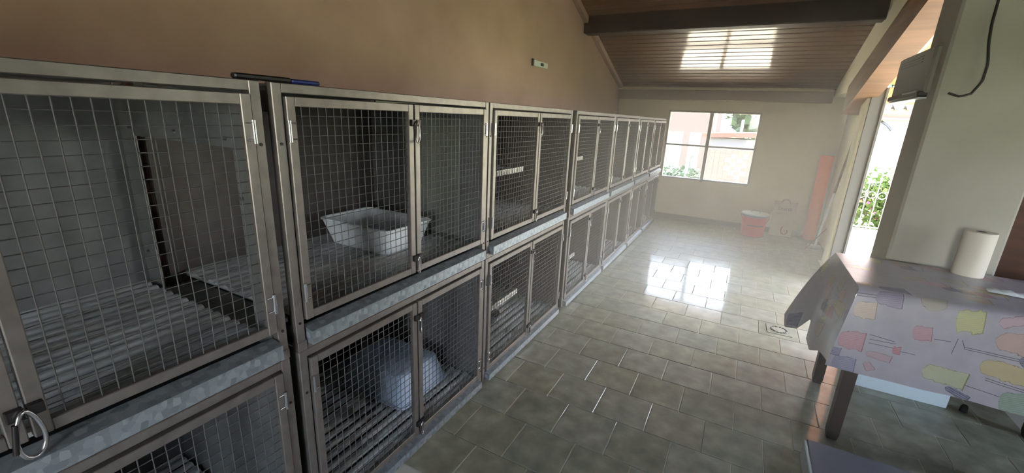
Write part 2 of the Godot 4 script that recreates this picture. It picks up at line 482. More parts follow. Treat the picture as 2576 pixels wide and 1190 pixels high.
func openings():
	# the window in the far wall: frame, four panes
	var st := begin()
	var z := FLOOR_Z - 0.05
	var x0 := -0.05; var x1 := 1.273; var y0 := 0.677; var y1 := 1.753
	span(st, Vector3(x0, y0, z - 0.03), Vector3(x0 + 0.028, y1, z + 0.05), 0.004)
	span(st, Vector3(x1 - 0.028, y0, z - 0.03), Vector3(x1, y1, z + 0.05), 0.004)
	span(st, Vector3(x0, y0, z - 0.03), Vector3(x1, y0 + 0.022, z + 0.055), 0.004)
	span(st, Vector3(x0, y1 - 0.028, z - 0.03), Vector3(x1, y1, z + 0.05), 0.004)
	span(st, Vector3(0.565, y0, z - 0.03), Vector3(0.617, y1, z + 0.045), 0.005)
	span(st, Vector3(x0, 1.205, z - 0.03), Vector3(x1, 1.233, z + 0.045), 0.004)
	var w := struct("window_1", st.commit(), M.window_frame, "four-pane metal window in the far wall")
	for c in [[x0 + 0.028, 0.565], [0.617, x1 - 0.028]]:
		for r in [[y0 + 0.022, 1.205], [1.233, y1 - 0.028]]:
			put("pane", span_mesh(Vector3(c[0], r[0], z - 0.003), Vector3(c[1], r[1], z + 0.003)), M.glass, w)
	put("latch", span_mesh(Vector3(0.572, 0.66, z + 0.045), Vector3(0.608, 0.685, z + 0.07), 0.004), M.window_frame, w)
	var d1 := struct("door_1", span_mesh(Vector3(2.09, 0.0, -5.282), Vector3(2.208, 1.95, -5.262), 0.004), M.reveal_shade, "added grey lining that darkens the reveal of the open side doorway")  # lining and bead added to darken the reveal; grey stands for shade
	put("lining_bead", span_mesh(Vector3(2.185, 0.0, -5.264), Vector3(2.207, 1.95, -5.25), 0.003), M.reveal_shade, d1)
	# the brown door beyond the end of the white wall
	st = begin()
	span(st, Vector3(2.44, 0.0, -3.46), Vector3(3.34, 2.05, -3.41), 0.004)
	var d := struct("door_2", st.commit(), M.door_brown, "brown wooden door past the end of the white wall")
	put("door_frame", span_mesh(Vector3(2.44, 0, -3.42), Vector3(2.50, 2.05, -3.38), 0.004), M.door_brown, d)

# ------------------------------------------------------------------ cages
const UNITS := [[-0.37, 1.09], [0.751, 1.118], [1.880, 1.155], [3.118, 1.064], [4.192, 1.040], [5.240, 0.880], [6.128, 0.915]]

func wires(w: float, h: float) -> Mesh:
	var st := begin()
	var nz := int(round(w / 0.0285)); var ny := int(round(h / 0.0295))
	for k in range(1, nz):
		var z := -w * 0.5 + w * k / nz
		var pts := []
		for j in 5: pts.append(Vector3(0.0015 + rng.randf_range(-0.0008, 0.0008), -h * 0.5 + h * j / 4.0, z + rng.randf_range(-0.0009, 0.0009)))
		tube(st, pts, 0.0014, 5)
	for k in range(1, ny):
		var y := -h * 0.5 + h * k / ny
		var pts := []
		for j in 5: pts.append(Vector3(-0.0015 + rng.randf_range(-0.0008, 0.0008), y + rng.randf_range(-0.0009, 0.0009), -w * 0.5 + w * j / 4.0))
		tube(st, pts, 0.0014, 5)
	return st.commit()

func slat_mesh(length: float) -> Mesh:
	var st := begin()
	var prof := PackedVector2Array()
	for k in 7:
		var a := PI * k / 6.0
		prof.append(Vector2(cos(a) * 0.018, sin(a) * 0.012))
	extrude(st, prof, 2, -length * 0.5, length * 0.5)
	return st.commit()

func door(cage: Node3D, za: float, zb: float, ya: float, yb: float, hinge_side: float):
	# za > zb in the cage's own axes; the frame bars are one welded piece
	var w := za - zb; var h := yb - ya
	var c := Vector3(0.4, (ya + yb) * 0.5, (za + zb) * 0.5)
	var st := begin(); var b := 0.027; var bt := 0.028
	span(st, Vector3(-0.012, -h * 0.5, w * 0.5 - b), Vector3(0.010, h * 0.5, w * 0.5), 0.002)
	span(st, Vector3(-0.012, -h * 0.5, -w * 0.5), Vector3(0.010, h * 0.5, -w * 0.5 + b), 0.002)
	span(st, Vector3(-0.012, h * 0.5 - bt, -w * 0.5 + b), Vector3(0.009, h * 0.5, w * 0.5 - b), 0.002)
	span(st, Vector3(-0.012, -h * 0.5, -w * 0.5 + b), Vector3(0.009, -h * 0.5 + bt, w * 0.5 - b), 0.002)
	var d := put("door", st.commit(), M.frame, cage, c)
	var m := put("wire_mesh", wires(w - 2 * b + 0.01, h - 2 * bt + 0.01), M.wire, d)
	tag(m, "", "", "", "stuff")
	for s in [-1.0, 1.0]:
		st = begin()
		var hz: float = hinge_side * (w * 0.5 - 0.002)
		tube(st, [Vector3(0.013, s * h * 0.36 - 0.03, hz), Vector3(0.013, s * h * 0.36 + 0.03, hz)], 0.006, 8)
		for q in [-0.022, 0.022]:
			tube(st, [Vector3(0.012, s * h * 0.36 + q, hz - hinge_side * 0.020), Vector3(0.012, s * h * 0.36 + q, hz)], 0.0022, 6)
		put("hinge", st.commit(), M.steel, d)
		st = begin()
		span(st, Vector3(0.010, s * h * 0.40 - 0.012, -hinge_side * (w * 0.5 - 0.022)), Vector3(0.022, s * h * 0.40 + 0.012, -hinge_side * (w * 0.5 + 0.002)), 0.001)
		put("latch_plate", st.commit(), M.dark_steel, d)

func cage(label: String, group: String, u: int, upper: bool, opt := {}) -> Node3D:
	var z0: float = UNITS[u][0]; var W: float = UNITS[u][1]
	var y0 := 0.79 if upper else 0.012
	var H := 0.819 if upper else 0.777
	var o := thing("wire_cage", label, "cage", Vector3(-0.4, y0, -(z0 + W * 0.5)), 0.0, group)
	var hw := W * 0.5
	# posts (front pair in view, back pair behind)
	for s in [1.0, -1.0]:
		for x in [0.386, -0.386]:
			var pm := begin()
			span(pm, Vector3(x - 0.014, 0.0, s * hw - s * 0.029), Vector3(x + 0.014, H, s * hw), 0.002)
			var p := put("post", pm.commit(), M.frame, o)
			if x > 0:
				for y in [H * 0.12, H * 0.80]:
					put("bolt", tube_mesh([Vector3(x + 0.013, y, s * (hw - 0.014)), Vector3(x + 0.0165, y, s * (hw - 0.014))], 0.0045, 8), M.dark_steel, p)
	# rails
	var inner := hw - 0.029
	for x in [0.387, -0.387]:
		put("top_rail", span_mesh(Vector3(x - 0.012, H - 0.027, -inner), Vector3(x + 0.012, H, inner), 0.002), M.frame, o)
		put("bottom_rail", span_mesh(Vector3(x - 0.012, 0.0, -inner), Vector3(x + 0.012, 0.020, inner), 0.002), M.frame, o)
	if x_sleeve(upper):
		for s in [1.0, -1.0]:
			put("stacking_sleeve", span_mesh(Vector3(0.371, 0.001, s * hw - s * 0.032), Vector3(0.403, 0.034, s * (hw + 0.001)), 0.002), M.frame, o)
	# pull-out tray with a galvanised lip
	var st := begin()
	var lip_lo := 0.021 if upper else 0.006
	var lip_hi := 0.076 if upper else 0.052
	extrude(st, PackedVector2Array([Vector2(0.375, lip_lo), Vector2(0.428, lip_lo), Vector2(0.428, lip_hi - 0.008), Vector2(0.395, lip_hi), Vector2(0.375, lip_hi)]), 2, -inner + 0.006, inner - 0.006)
	var tr := put("tray", st.commit(), M.galv, o)
	put("tray_pan", span_mesh(Vector3(-0.37, lip_lo + 0.01, -inner + 0.006), Vector3(0.375, lip_lo + 0.022, inner - 0.006)), M.pan, tr)
	# sheets
	put("back_panel", span_mesh(Vector3(-0.372, 0.02, -hw + 0.002), Vector3(-0.367, H - 0.02, hw - 0.002)), M.back_sheet_shaded if u == 0 else M.panel_shaded, o)  # back sheets coloured darker for the light they miss
	var sheet_mat: Material = M.panel if u < 2 else M.panel_shaded  # farther cages take the shaded copy of the sheet
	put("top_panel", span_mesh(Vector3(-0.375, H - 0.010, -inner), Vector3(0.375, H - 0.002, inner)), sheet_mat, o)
	for s in [1.0, -1.0]:
		var a: float = s * (hw - 0.034); var b: float = s * (hw - 0.030)
		var sm := begin()
		if (s < 0 and opt.has("hole_right")) or (s > 0 and opt.has("hole_left")):
			var hl := -0.262 if s < 0 else -0.3655; var hr := 0.30 if s < 0 else 0.335
			var hb := 0.085 if s < 0 else 0.06; var ht := 0.64 if s < 0 else 0.74
			span(sm, Vector3(-0.366, 0.02, a), Vector3(hl, H - 0.02, b)); span(sm, Vector3(hr, 0.02, a), Vector3(0.372, H - 0.02, b))
			span(sm, Vector3(hl, ht, a), Vector3(hr, H - 0.02, b)); span(sm, Vector3(hl, 0.02, a), Vector3(hr, hb, b))
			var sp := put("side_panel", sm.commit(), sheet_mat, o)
			if s < 0:
				for q in [[-0.285, 0.668], [0.0, 0.668], [0.27, 0.664], [-0.325, 0.22], [-0.43 + 0.06, 0.09], [0.315, 0.5]]:
					var bm := begin()
					lathe_x(bm, Vector3(q[0], q[1], a), 0.0075)
					put("bolt", bm.commit(), M.steel, sp)
				put("rim", span_mesh(Vector3(-0.262, 0.070, a - 0.100), Vector3(0.31, 0.090, a + 0.020), 0.002), M.panel, sp)
		else:
			span(sm, Vector3(-0.372, 0.02, a), Vector3(0.372, H - 0.02, b))
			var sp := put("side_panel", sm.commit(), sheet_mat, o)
			if s < 0 and opt.has("plate"):
				put("divider_plate", span_mesh(Vector3(-0.10, 0.12, a), Vector3(0.255, 0.735, a + 0.006), 0.002), M.plate, sp)
	# slatted floor
	var fr := begin()
	var ry := 0.092 if upper else 0.070
	for x in [-0.36, 0.36]: span(fr, Vector3(x - 0.008, ry - 0.006, -inner + 0.02), Vector3(x + 0.008, ry + 0.010, inner - 0.02), 0.003)
	for s in [-1.0, 1.0]: span(fr, Vector3(-0.352, ry - 0.010, s * (inner - 0.028)), Vector3(0.352, ry + 0.002, s * (inner - 0.020)), 0.002)
	var rk := put("floor_rack", fr.commit(), M.rack, o)
	var sl := slat_mesh(W - 0.10)
	for k in 14:
		put("slat", sl, M.rack, rk, Vector3(-0.325 + 0.05 * k, ry, 0))
	# doors
	var ya := 0.104 if upper else 0.064
	var yb := 0.785 if upper else 0.744
	door(o, inner - 0.004, 0.004, ya, yb, 1.0)
	door(o, -0.004, -inner + 0.004, ya, yb, -1.0)
	if opt.has("shelf"):
		shelf(o, hw, opt.shelf)
	if opt.has("caster"):
		for s in [1.0, -1.0]:
			put("caster", lathe_z(0.022, 0.018), M.rubber, o, Vector3(0.33, 0.008, s * (hw - 0.10)))
	return o

func x_sleeve(upper: bool) -> bool: return upper

func lathe_x(st: SurfaceTool, c: Vector3, r: float):
	# a small dome-headed bolt whose head points along +z
	for k in 8:
		var a := TAU * k / 8; var b := TAU * (k + 1) / 8
		var p := c + Vector3(cos(a) * r, sin(a) * r, 0); var q := c + Vector3(cos(b) * r, sin(b) * r, 0)
		var p2 := c + Vector3(cos(a) * r * 0.7, sin(a) * r * 0.7, r * 0.9); var q2 := c + Vector3(cos(b) * r * 0.7, sin(b) * r * 0.7, r * 0.9)
		quad(st, p, q, q2, p2, (p + q) * 0.5 - c)
		tri(st, p2, q2, c + Vector3(0, 0, r * 1.1), Vector3(0, 0, 1))

func lathe_z(r: float, half: float) -> Mesh:
	var st := begin()
	tube(st, [Vector3(-half, 0, 0), Vector3(half, 0, 0)], r, 14)
	return st.commit()

func shelf(o: Node3D, hw: float, y: float):
	# a ribbed plastic shelf that runs from the near side sheet to past the middle; its front lip is a comb of ribs
	var za := hw - 0.04; var zb := hw - 0.79
	var st := begin()
	for k in 10:
		span(st, Vector3(-0.20 + 0.042 * k, y + 0.002, zb), Vector3(-0.188 + 0.042 * k, y + 0.008, za))
	span(st, Vector3(-0.204, y - 0.014, zb - 0.006), Vector3(0.206, y + 0.012, zb), 0.002)
	var sh := put("shelf", st.commit(), M.pan, o)
	tag(sh, "ribbed plastic shelf")
	for x in [0.20, -0.12]:
		st = begin()
		span(st, Vector3(x - 0.004, y + 0.014, zb), Vector3(x + 0.004, y + 0.018, za))
		span(st, Vector3(x - 0.004, y - 0.016, zb), Vector3(x + 0.004, y - 0.011, za))
		var n := 34
		for k in n:
			var z := zb + (za - zb) * (k + 0.5) / n
			span(st, Vector3(x - 0.005, y - 0.014, z - 0.006), Vector3(x + 0.005, y + 0.016, z + 0.006))
		put("ribbed_lip", st.commit(), M.white_shelf, sh)

func cages():
	var up := "upper tier of wire cages"; var low := "lower tier of wire cages"
	cage("nearest upper wire cage at the left edge, empty slatted floor and cut-out side wall", up, 0, true, {"hole_right": true, "hole_left": true})  # unseen left hole added to let light reach the far side sheet
	cage("nearest lower wire cage in the bottom left corner, under the empty upper cage", low, 0, false)
	cage("upper wire cage with a white litter tray inside", up, 1, true, {"hole_left": true, "plate": true})
	cage("lower wire cage with an upturned blue-grey tub inside", low, 1, false)
	cage("upper wire cage with a ribbed shelf, next after the litter tray cage", up, 2, true, {"shelf": 0.405})
	cage("lower wire cage with a ribbed shelf and dark bowl, after the tub cage", low, 2, false, {"shelf": 0.265, "caster": true})
	cage("upper wire cage with a ribbed shelf just beyond the dark gap in the row", up, 3, true, {"shelf": 0.405})
	cage("lower wire cage with a ribbed shelf just beyond the dark gap in the row", low, 3, false, {"shelf": 0.225, "caster": true})
	cage("empty upper wire cage, third from the far window end", up, 4, true)
	cage("lower wire cage without shelf, third from the far window end", low, 4, false, {"caster": true})
	cage("upper wire cage with a white bowl and blue cloth, second from the far end", up, 5, true)
	cage("lower wire cage with pale wooden boards inside, second from the far end", low, 5, false, {"caster": true})
	cage("farthest upper wire cage beside the left edge of the window", up, 6, true)
	cage("farthest lower wire cage near the far wall", low, 6, false)

func carabiner(at: Vector3, label: String, size := 1.0, turn := 0.0):
	var st := begin()
	var pts := []
	var h := 0.034 * size; var w0 := 0.007 * size; var w1 := 0.013 * size
	for k in 20:
		var a := TAU * k / 20
		var y := sin(a) * h
		var w := lerpf(w1, w0, (y / h + 1) * 0.5)
		pts.append(Vector3(0, y - h, cos(a) * w * 1.35 / maxf(0.6, 1.0)))
	tube(st, pts, 0.0028 * size, 7, true)
	var o := thing("carabiner", label, "carabiner", at, turn, "carabiner clips on the cage latches")
	put("loop", st.commit(), M.steel, o)
	st = begin()
	tube(st, [Vector3(0, -h * 0.35, w0 * 1.5), Vector3(0, -h * 1.5, w1 * 1.3)], 0.0034 * size, 7)
	put("gate", st.commit(), M.dark_steel, o)

func cage_contents():
	# carabiners hang on the latch plates in the middle of each cage front
	var word := ["the nearest upper cage", "the litter tray cage", "the shelf cage after the litter tray", "the upper cage beyond the dark gap"]
	var lower := ["the nearest lower cage", "the upturned tub cage", "the shelf cage after the tub cage", "the lower cage beyond the dark gap"]
	for u in 4:
		var zc: float = -(UNITS[u][0] + UNITS[u][1] * 0.5)
		if u > 0:
			carabiner(Vector3(0.026, 1.512, zc), "steel carabiner on the top latch of " + word[u], 1.15, 0.25)
		carabiner(Vector3(0.026, 0.968, zc + 0.004), "steel carabiner on the bottom latch of " + word[u], 1.05 if u else 1.5, 0.3)
		if u > 0:
			carabiner(Vector3(0.026, 0.690, zc), "bright carabiner on the top latch of " + lower[u], 1.1, 0.5)
			carabiner(Vector3(0.026, 0.148, zc), "steel carabiner on the bottom latch of " + lower[u], 1.0, 0.2)
	# the litter tray
	var t := thing("litter_tray", "white rectangular litter tray on the slatted cage floor", "litter tray", Vector3(-0.43, 0.896, -1.52))
	put("basin", basin(0.183, 0.127, 0.226, 0.160, 0.125, 0.006), M.white_plastic, t)
	var st := begin()
	rim(st, 0.226, 0.160, 0.125, 0.010); put("rim", st.commit(), M.white_plastic, t)
	# the upturned tub
	var u2 := thing("plastic_tub", "blue-grey plastic tub turned upside down in the lower cage", "tub", Vector3(-0.37, 0.096, -1.545))
	put("shell", basin(0.225, 0.182, 0.185, 0.145, 0.150, 0.005, true), M.grey_plastic, u2)
	st = begin(); rim(st, 0.228, 0.185, 0.008, 0.012); put("rim", st.commit(), M.grey_plastic, u2)
	# bowl under the shelf of the third lower cage
	var b := thing("feeding_bowl", "dark bowl on the floor of the third lower cage, under its shelf", "bowl", Vector3(-0.30, 0.096, -2.42))
	put("bowl_body", lathe_mesh([Vector2(0.0, 0.004), Vector2(0.05, 0.0), Vector2(0.062, 0.012), Vector2(0.085, 0.07), Vector2(0.090, 0.072), Vector2(0.088, 0.064), Vector2(0.06, 0.016), Vector2(0.0, 0.014)], 24), M.pan, b)
	# sixth cage: bowl and cloth above, boards below
	b = thing("white_bowl", "small white bowl inside the upper cage second from the far end", "bowl", Vector3(-0.25, 0.896, -5.46))
	put("bowl_body", lathe_mesh([Vector2(0.0, 0.003), Vector2(0.06, 0.0), Vector2(0.10, 0.06), Vector2(0.105, 0.06), Vector2(0.065, 0.012), Vector2(0.0, 0.012)], 20), M.white_plastic, b)
	st = begin()
	var pts := []
	for k in 9: pts.append(Vector3(0.0, 0.02 + 0.19 * k / 8.0, 0.05 * sin(k * 0.5)))
	tube(st, pts, 0.018, 8)
	var c := put("blue_cloth", st.commit(), M.blue); c.position = Vector3(-0.40, 0.896, -5.50)
	tag(c, "rolled blue cloth standing behind the white bowl in the far upper cage", "cloth")
	for k in 3:
		var w := put("wooden_board", box_mesh(Vector3(0.10, 0.03, 0.42), 0.004), M.soffit); w.position = Vector3(-0.20 - 0.13 * k, 0.112 + 0.055 * k, -5.52)
		tag(w, ["pale wooden board in the far lower cage, nearest the cage front", "pale wooden board in the far lower cage, middle of three", "pale wooden board in the far lower cage, highest at the back"][k], "board", "boards in the far lower cage")

# an open or upturned basin with walls of its own thickness; half sizes at the bottom and at the top
func basin(bx: float, bz: float, tx: float, tz: float, h: float, th: float, upturned := false) -> Mesh:
	var st := begin()
	var ring := func(hx: float, hz: float, y: float) -> Array:
		var r := []
		var rad := minf(hx, hz) * 0.18
		for q in 4:
			var cx: float = [1, -1, -1, 1][q] * (hx - rad); var cz: float = [1, 1, -1, -1][q] * (hz - rad)
			for k in 5:
				var a := PI * 0.5 * (q + k / 4.0)
				r.append(Vector3(cx + cos(a) * rad, y, cz + sin(a) * rad))
		return r
	var strip := func(A: Array, B: Array, sgn: float):
		for k in A.size():
			var k2 := (k + 1) % A.size()
			var o: Vector3 = (A[k] + A[k2]) * 0.5; o.y = 0
			quad(st, A[k], A[k2], B[k2], B[k], o * sgn)
	var cap := func(A: Array, up: float):
		for k in range(1, A.size() - 1): tri(st, A[0], A[k], A[k + 1], Vector3(0, up, 0))
	var o0: Array = ring.call(bx, bz, 0.0); var o1: Array = ring.call(tx, tz, h)
	if upturned:
		var i0: Array = ring.call(bx - th, bz - th, 0.0); var i1: Array = ring.call(tx - th, tz - th, h - th)
		var o2: Array = ring.call(tx - 0.012, tz - 0.012, h + 0.006)
		strip.call(o0, o1, 1.0); strip.call(o1, o2, 1.0); cap.call(o2, 1.0); strip.call(i0, i1, -1.0); cap.call(i1, -1.0); strip.call(o0, i0, 1.0)
	else:
		var i0: Array = ring.call(bx - th, bz - th, th); var i1: Array = ring.call(tx - th, tz - th, h)
		strip.call(o0, o1, 1.0); cap.call(o0, -1.0); strip.call(i0, i1, -1.0); cap.call(i0, 1.0); strip.call(o1, i1, -1.0)
	return st.commit()

func rim(st: SurfaceTool, hx: float, hz: float, y: float, w: float):
	var pts := []
	var rad := minf(hx, hz) * 0.18
	for q in 4:
		var cx: float = [1, -1, -1, 1][q] * (hx - rad); var cz: float = [1, 1, -1, -1][q] * (hz - rad)
		for k in 5:
			var a := PI * 0.5 * (q + k / 4.0)
			pts.append(Vector3(cx + cos(a) * rad, y, cz + sin(a) * rad))
	tube(st, pts, w * 0.5, 6, true, 1.3)

# ------------------------------------------------------------------ the table at the right
func cloth_print() -> Image:
	# the cloth lies flat: u along x from 1.66 m (1.0 m wide), v from the front hem up (1.12 m)
	var S := 1024
	var im := Image.create(S, S, false, Image.FORMAT_RGB8)
	var nz := FastNoiseLite.new(); nz.seed = 5; nz.frequency = 0.01
	for y in S:
		for x in S:
			var v := nz.get_noise_2d(x, y) * 0.03
			im.set_pixel(x, y, Color(0.61 + v, 0.60 + v, 0.63 + v))
	var r2 := RandomNumberGenerator.new(); r2.seed = 3
	var motifs := [
		[130, 135, 325, 155, 60, 150, Color(0.46, 0.42, 0.52)], [20, 265, 170, 268, 140, 150, Color(0.80, 0.70, 0.52)], [540, 235, 520, 90, 40, 230, Color(0.62, 0.60, 0.48)],
		[690, 300, 870, 310, 170, 180, Color(0.72, 0.74, 0.36)], [1210, 280, 1600, 330, 50, 150, Color(0.62, 0.61, 0.70)], [950, 300, 1140, 260, 90, 60, Color(0.72, 0.58, 0.58)],
		[960, 440, 1275, 480, 90, 190, Color(0.72, 0.56, 0.46)], [440, 440, 570, 440, 110, 120, Color(0.70, 0.44, 0.47)], [1130, 590, 1400, 640, 50, 180, Color(0.22, 0.24, 0.32)],
		[925, 670, 1240, 745, 120, 140, Color(0.72, 0.64, 0.32)], [0, 560, 165, 580, 110, 170, Color(0.70, 0.40, 0.43)], [-20, 695, 50, 705, 60, 80, Color(0.38, 0.36, 0.50)],
		[25, 805, 160, 815, 130, 130, Color(0.42, 0.42, 0.54)], [195, 670, 350, 715, 50, 60, Color(0.68, 0.52, 0.52)], [215, 760, 255, 840, 40, 60, Color(0.66, 0.50, 0.50)],
		[570, 770, 885, 845, 100, 150, Color(0.66, 0.70, 0.44)], [1100, 965, 1280, 975, 150, 170, Color(0.38, 0.52, 0.38)], [1370, 890, 1590, 935, 60, 150, Color(0.74, 0.56, 0.68)],
		[760, 910, 930, 1010, 30, 60, Color(0.20, 0.22, 0.34)], [340, 615, 395, 622, 50, 70, Color(0.70, 0.30, 0.32)], [1470, 535, 1525, 540, 50, 70, Color(0.68, 0.56, 0.40)]]
	var lines := [[740, 460, 728, 600], [770, 470, 800, 540], [800, 530, 1130, 585], [800, 548, 1130, 602], [190, 540, 350, 560], [190, 575, 340, 600], [395, 625, 500, 640], [0, 105, 130, 118], [0, 130, 130, 140],
		[1280, 500, 1470, 525], [1530, 550, 1660, 570], [980, 780, 1370, 880], [985, 800, 1370, 900], [880, 875, 1100, 930], [180, 495, 340, 540], [1140, 235, 1215, 275], [590, 480, 700, 490]]
	# picture marks measured on the front fall: 4.1 marks to a pixel there, about 480 pixels to a metre
	var to_uv := func(x: float, y: float) -> Vector2:
		return Vector2((1.725 - 1.66 + x * 0.000505) * S, S - (0.415 - (y - x * 0.165 - 60) * 0.00052) / 1.12 * S)
	var draw_shade := func(a: Vector2, b: Vector2, w0: float, w1: float, c: Color):
		var d := (b - a); var L := d.length(); d /= L
		var nn := Vector2(-d.y, d.x)
		var R := int(maxf(L, w1) + 4)
		var mid := (a + b) * 0.5
		for yy in range(int(mid.y) - R, int(mid.y) + R):
			for xx in range(int(mid.x) - R, int(mid.x) + R):
				if xx < 0 or yy < 0 or xx >= S or yy >= S: continue
				var p := Vector2(xx, yy) - a
				var t := p.dot(d) / L; var s := absf(p.dot(nn))
				if t < 0 or t > 1: continue
				var hw := lerpf(w0, w1, sqrt(t)) * (0.5 + 0.12 * nz.get_noise_2d(xx * 3.0, yy * 3.0)) * (1.0 if t > 0.12 else sqrt(t / 0.12))
				if s > hw: continue
				var k := 0.46 + 0.22 * sin(p.dot(nn) * 0.8 + t * 2.0) + 0.14 * nz.get_noise_2d(xx * 5.0, yy * 5.0)
				if s > hw - 1.6 or t > 0.97: k = 0.78
				im.set_pixel(xx, yy, im.get_pixel(xx, yy).lerp(c if k < 0.77 else c.darkened(0.4), k))
	for q in motifs:
		var a: Vector2 = to_uv.call(q[0], q[1]); var b: Vector2 = to_uv.call(q[2], q[3])
		draw_shade.call(a, b, q[4] * 0.000505 * S, q[5] * 0.000505 * S, q[6])
	for l in lines:
		var a: Vector2 = to_uv.call(l[0], l[1]); var b: Vector2 = to_uv.call(l[2], l[3])
		var n := int(a.distance_to(b) * 2)
		for k in n:
			var p := a.lerp(b, float(k) / n)
			for dx in 2:
				for dy in 2:
					var xx := int(p.x) + dx; var yy := int(p.y) + dy
					if xx >= 0 and yy >= 0 and xx < S and yy < S: im.set_pixel(xx, yy, im.get_pixel(xx, yy).lerp(Color(0.25, 0.25, 0.28), 0.75))
	# the same kinds of motif spread over the rest of the cloth
	for k in 34:
		var a := Vector2(r2.randf_range(20, S - 60), r2.randf_range(20, S * 0.60))
		var b := a + Vector2(r2.randf_range(50, 120), r2.randf_range(-20, 20))
		draw_shade.call(a, b, r2.randf_range(20, 50), r2.randf_range(60, 90), motifs[r2.randi_range(0, motifs.size() - 1)][6])
	return im

func table_corner():
	var X0 := 1.735; var X1 := 2.80; var Z0 := -3.09; var Z1 := -2.43; var TOP := 0.85
	var t := thing("table", "brown-legged table under the printed cloth at the right", "table", Vector3((X0 + X1) * 0.5, 0, (Z0 + Z1) * 0.5))
	var hx := (X1 - X0) * 0.5; var hz := (Z1 - Z0) * 0.5
	put("tabletop", box_mesh(Vector3(hx * 2 - 0.02, 0.028, hz * 2 - 0.02), 0.005), M.leg, t, Vector3(0, TOP - 0.022, 0))
	put("apron", box_mesh(Vector3(hx * 2 - 0.10, 0.09, hz * 2 - 0.10), 0.003), M.leg, t, Vector3(0, TOP - 0.082, 0))
	for sx in [-1.0, 1.0]:
		for sz in [-1.0, 1.0]:
			var st := begin()
			var c := Vector3(sx * (hx - 0.055), 0, sz * (hz - 0.045))
			var yy := [0.0, 0.03, 0.78]; var ww := [0.021, 0.026, 0.029]
			for k in 2:
				var q := []
				for i in 2:
					for s in [[-1, -1], [1, -1], [1, 1], [-1, 1]]: q.append(c + Vector3(s[0] * ww[k + i], yy[k + i], s[1] * ww[k + i]))
				for j in 4: quad(st, q[j], q[(j + 1) % 4], q[4 + (j + 1) % 4], q[4 + j], (q[j] + q[(j + 1) % 4]) * 0.5 - Vector3(c.x, q[j].y, c.z))
				if k == 0: quad(st, q[0], q[1], q[2], q[3], Vector3.DOWN)
				else: quad(st, q[4], q[5], q[6], q[7], Vector3.UP)
			put("leg", st.commit(), M.leg, t)
	# the cloth: a sheet with a fall at the front and at the left, smooth over the edges
	var cm := mat(g(1), 0.42); cm.albedo_texture = ImageTexture.create_from_image(cloth_print()); cm.cull_mode = BaseMaterial3D.CULL_DISABLED
	cm.clearcoat_enabled = true; cm.clearcoat = 0.35; cm.clearcoat_roughness = 0.25
	var st := begin()
	st.set_smooth_group(0)
	var y_top := TOP - 0.004
	# front fall and top: rows along the cloth from the front hem over the edge to the back
	var rows := []
	var n := 24
	var prof := [Vector2(0.43, 0.035), Vector2(0.55, 0.030), Vector2(0.70, 0.018), Vector2(0.80, 0.010), Vector2(0.835, 0.004), Vector2(y_top, -0.012)]
	for r in prof.size():
		var row := []
		for k in n + 1:
			var f := float(k) / n
			var x := lerpf(X0 - 0.012, X1 + 0.01, f)
			var fold: float = sin(f * 11.0) * 0.012 * (y_top - prof[r].x) / 0.42 + sin(f * 27.0) * 0.004 * (y_top - prof[r].x) / 0.42
			var flare: float = -0.055 * (y_top - prof[r].x) / 0.42 * maxf(0.0, 1.0 - f * 6.0)
			row.append([Vector3(x + flare, prof[r].x + sin(f * 7.0 + 1.0) * 0.004 * float(r < 3), Z1 + prof[r].y + fold), Vector2((x - 1.66) / 1.0, 1.0 - (prof[r].x - 0.43) / 1.12)])
		rows.append(row)
	for r in range(1, 9):
		var row := []
		for k in n + 1:
			var f := float(k) / n
			var x := lerpf(X0 - 0.012, X1 + 0.01, f)
			var z := lerpf(Z1 - 0.012, Z0 + 0.0, r / 8.0)
			row.append([Vector3(x, y_top + 0.0015 * sin(f * 13.0 + r * 1.7) * sin(r * 0.8), z), Vector2((x - 1.66) / 1.0, 1.0 - (0.42 + (Z1 - z)) / 1.12)])
		rows.append(row)
	sheet(st, rows)
	var front := []
	for q in 6: front.append(rows[q][0][0])
	# left fall: the top edge runs back to front, the hem swings out in two points
	rows = []
	var m := 20
	var hem := [Vector3(1.555, 0.36, -3.17), Vector3(1.560, 0.30, -3.09), Vector3(1.615, 0.345, -3.00), Vector3(1.66, 0.46, -2.92), Vector3(1.645, 0.36, -2.84), Vector3(1.655, 0.335, -2.74), Vector3(1.675, 0.40, -2.62), Vector3(1.690, 0.43, -2.48), Vector3(1.670, 0.432, -2.395)]
	for r in 9:
		var row := []
		var d := r / 8.0
		for k in m + 1:
			var f := float(k) / m
			var a := Vector3(X0 - 0.010, y_top, lerpf(Z0, Z1 - 0.012, f))
			var hf := f * (hem.size() - 1); var i := mini(int(hf), hem.size() - 2)
			var ft := hf - i; ft = ft * ft * (3 - 2 * ft)
			var b: Vector3 = hem[i].lerp(hem[i + 1], ft)
			var p := a.lerp(b, d)
			p.x -= sin(d * PI) * 0.012
			p.y = lerpf(a.y, b.y, pow(d, 1.08))
			if r == 0: p = a
			if f > 0.75:
				# run into the front fall's first column, so that the corner closes
				var e := smoothstep(0.75, 1.0, f)
				var yf := lerpf(y_top, 0.43, d)
				var c0: Vector3 = front[0]
				for q in front.size() - 1:
					if yf >= front[q].y and yf <= front[q + 1].y:
						c0 = front[q].lerp(front[q + 1], (yf - front[q].y) / (front[q + 1].y - front[q].y))
				if d <= 0.0: c0 = front[front.size() - 1]
				p = p.lerp(c0, e)
			row.append([p, Vector2((f * 0.66 + 0.1), 0.2 + d * 0.42)])
		rows.append(row)
	sheet(st, rows)
	st.generate_normals()
	var o := put("tablecloth", st.commit(), cm)
	tag(o, "white oilcloth printed with coloured lampshades, hanging over the table", "tablecloth")
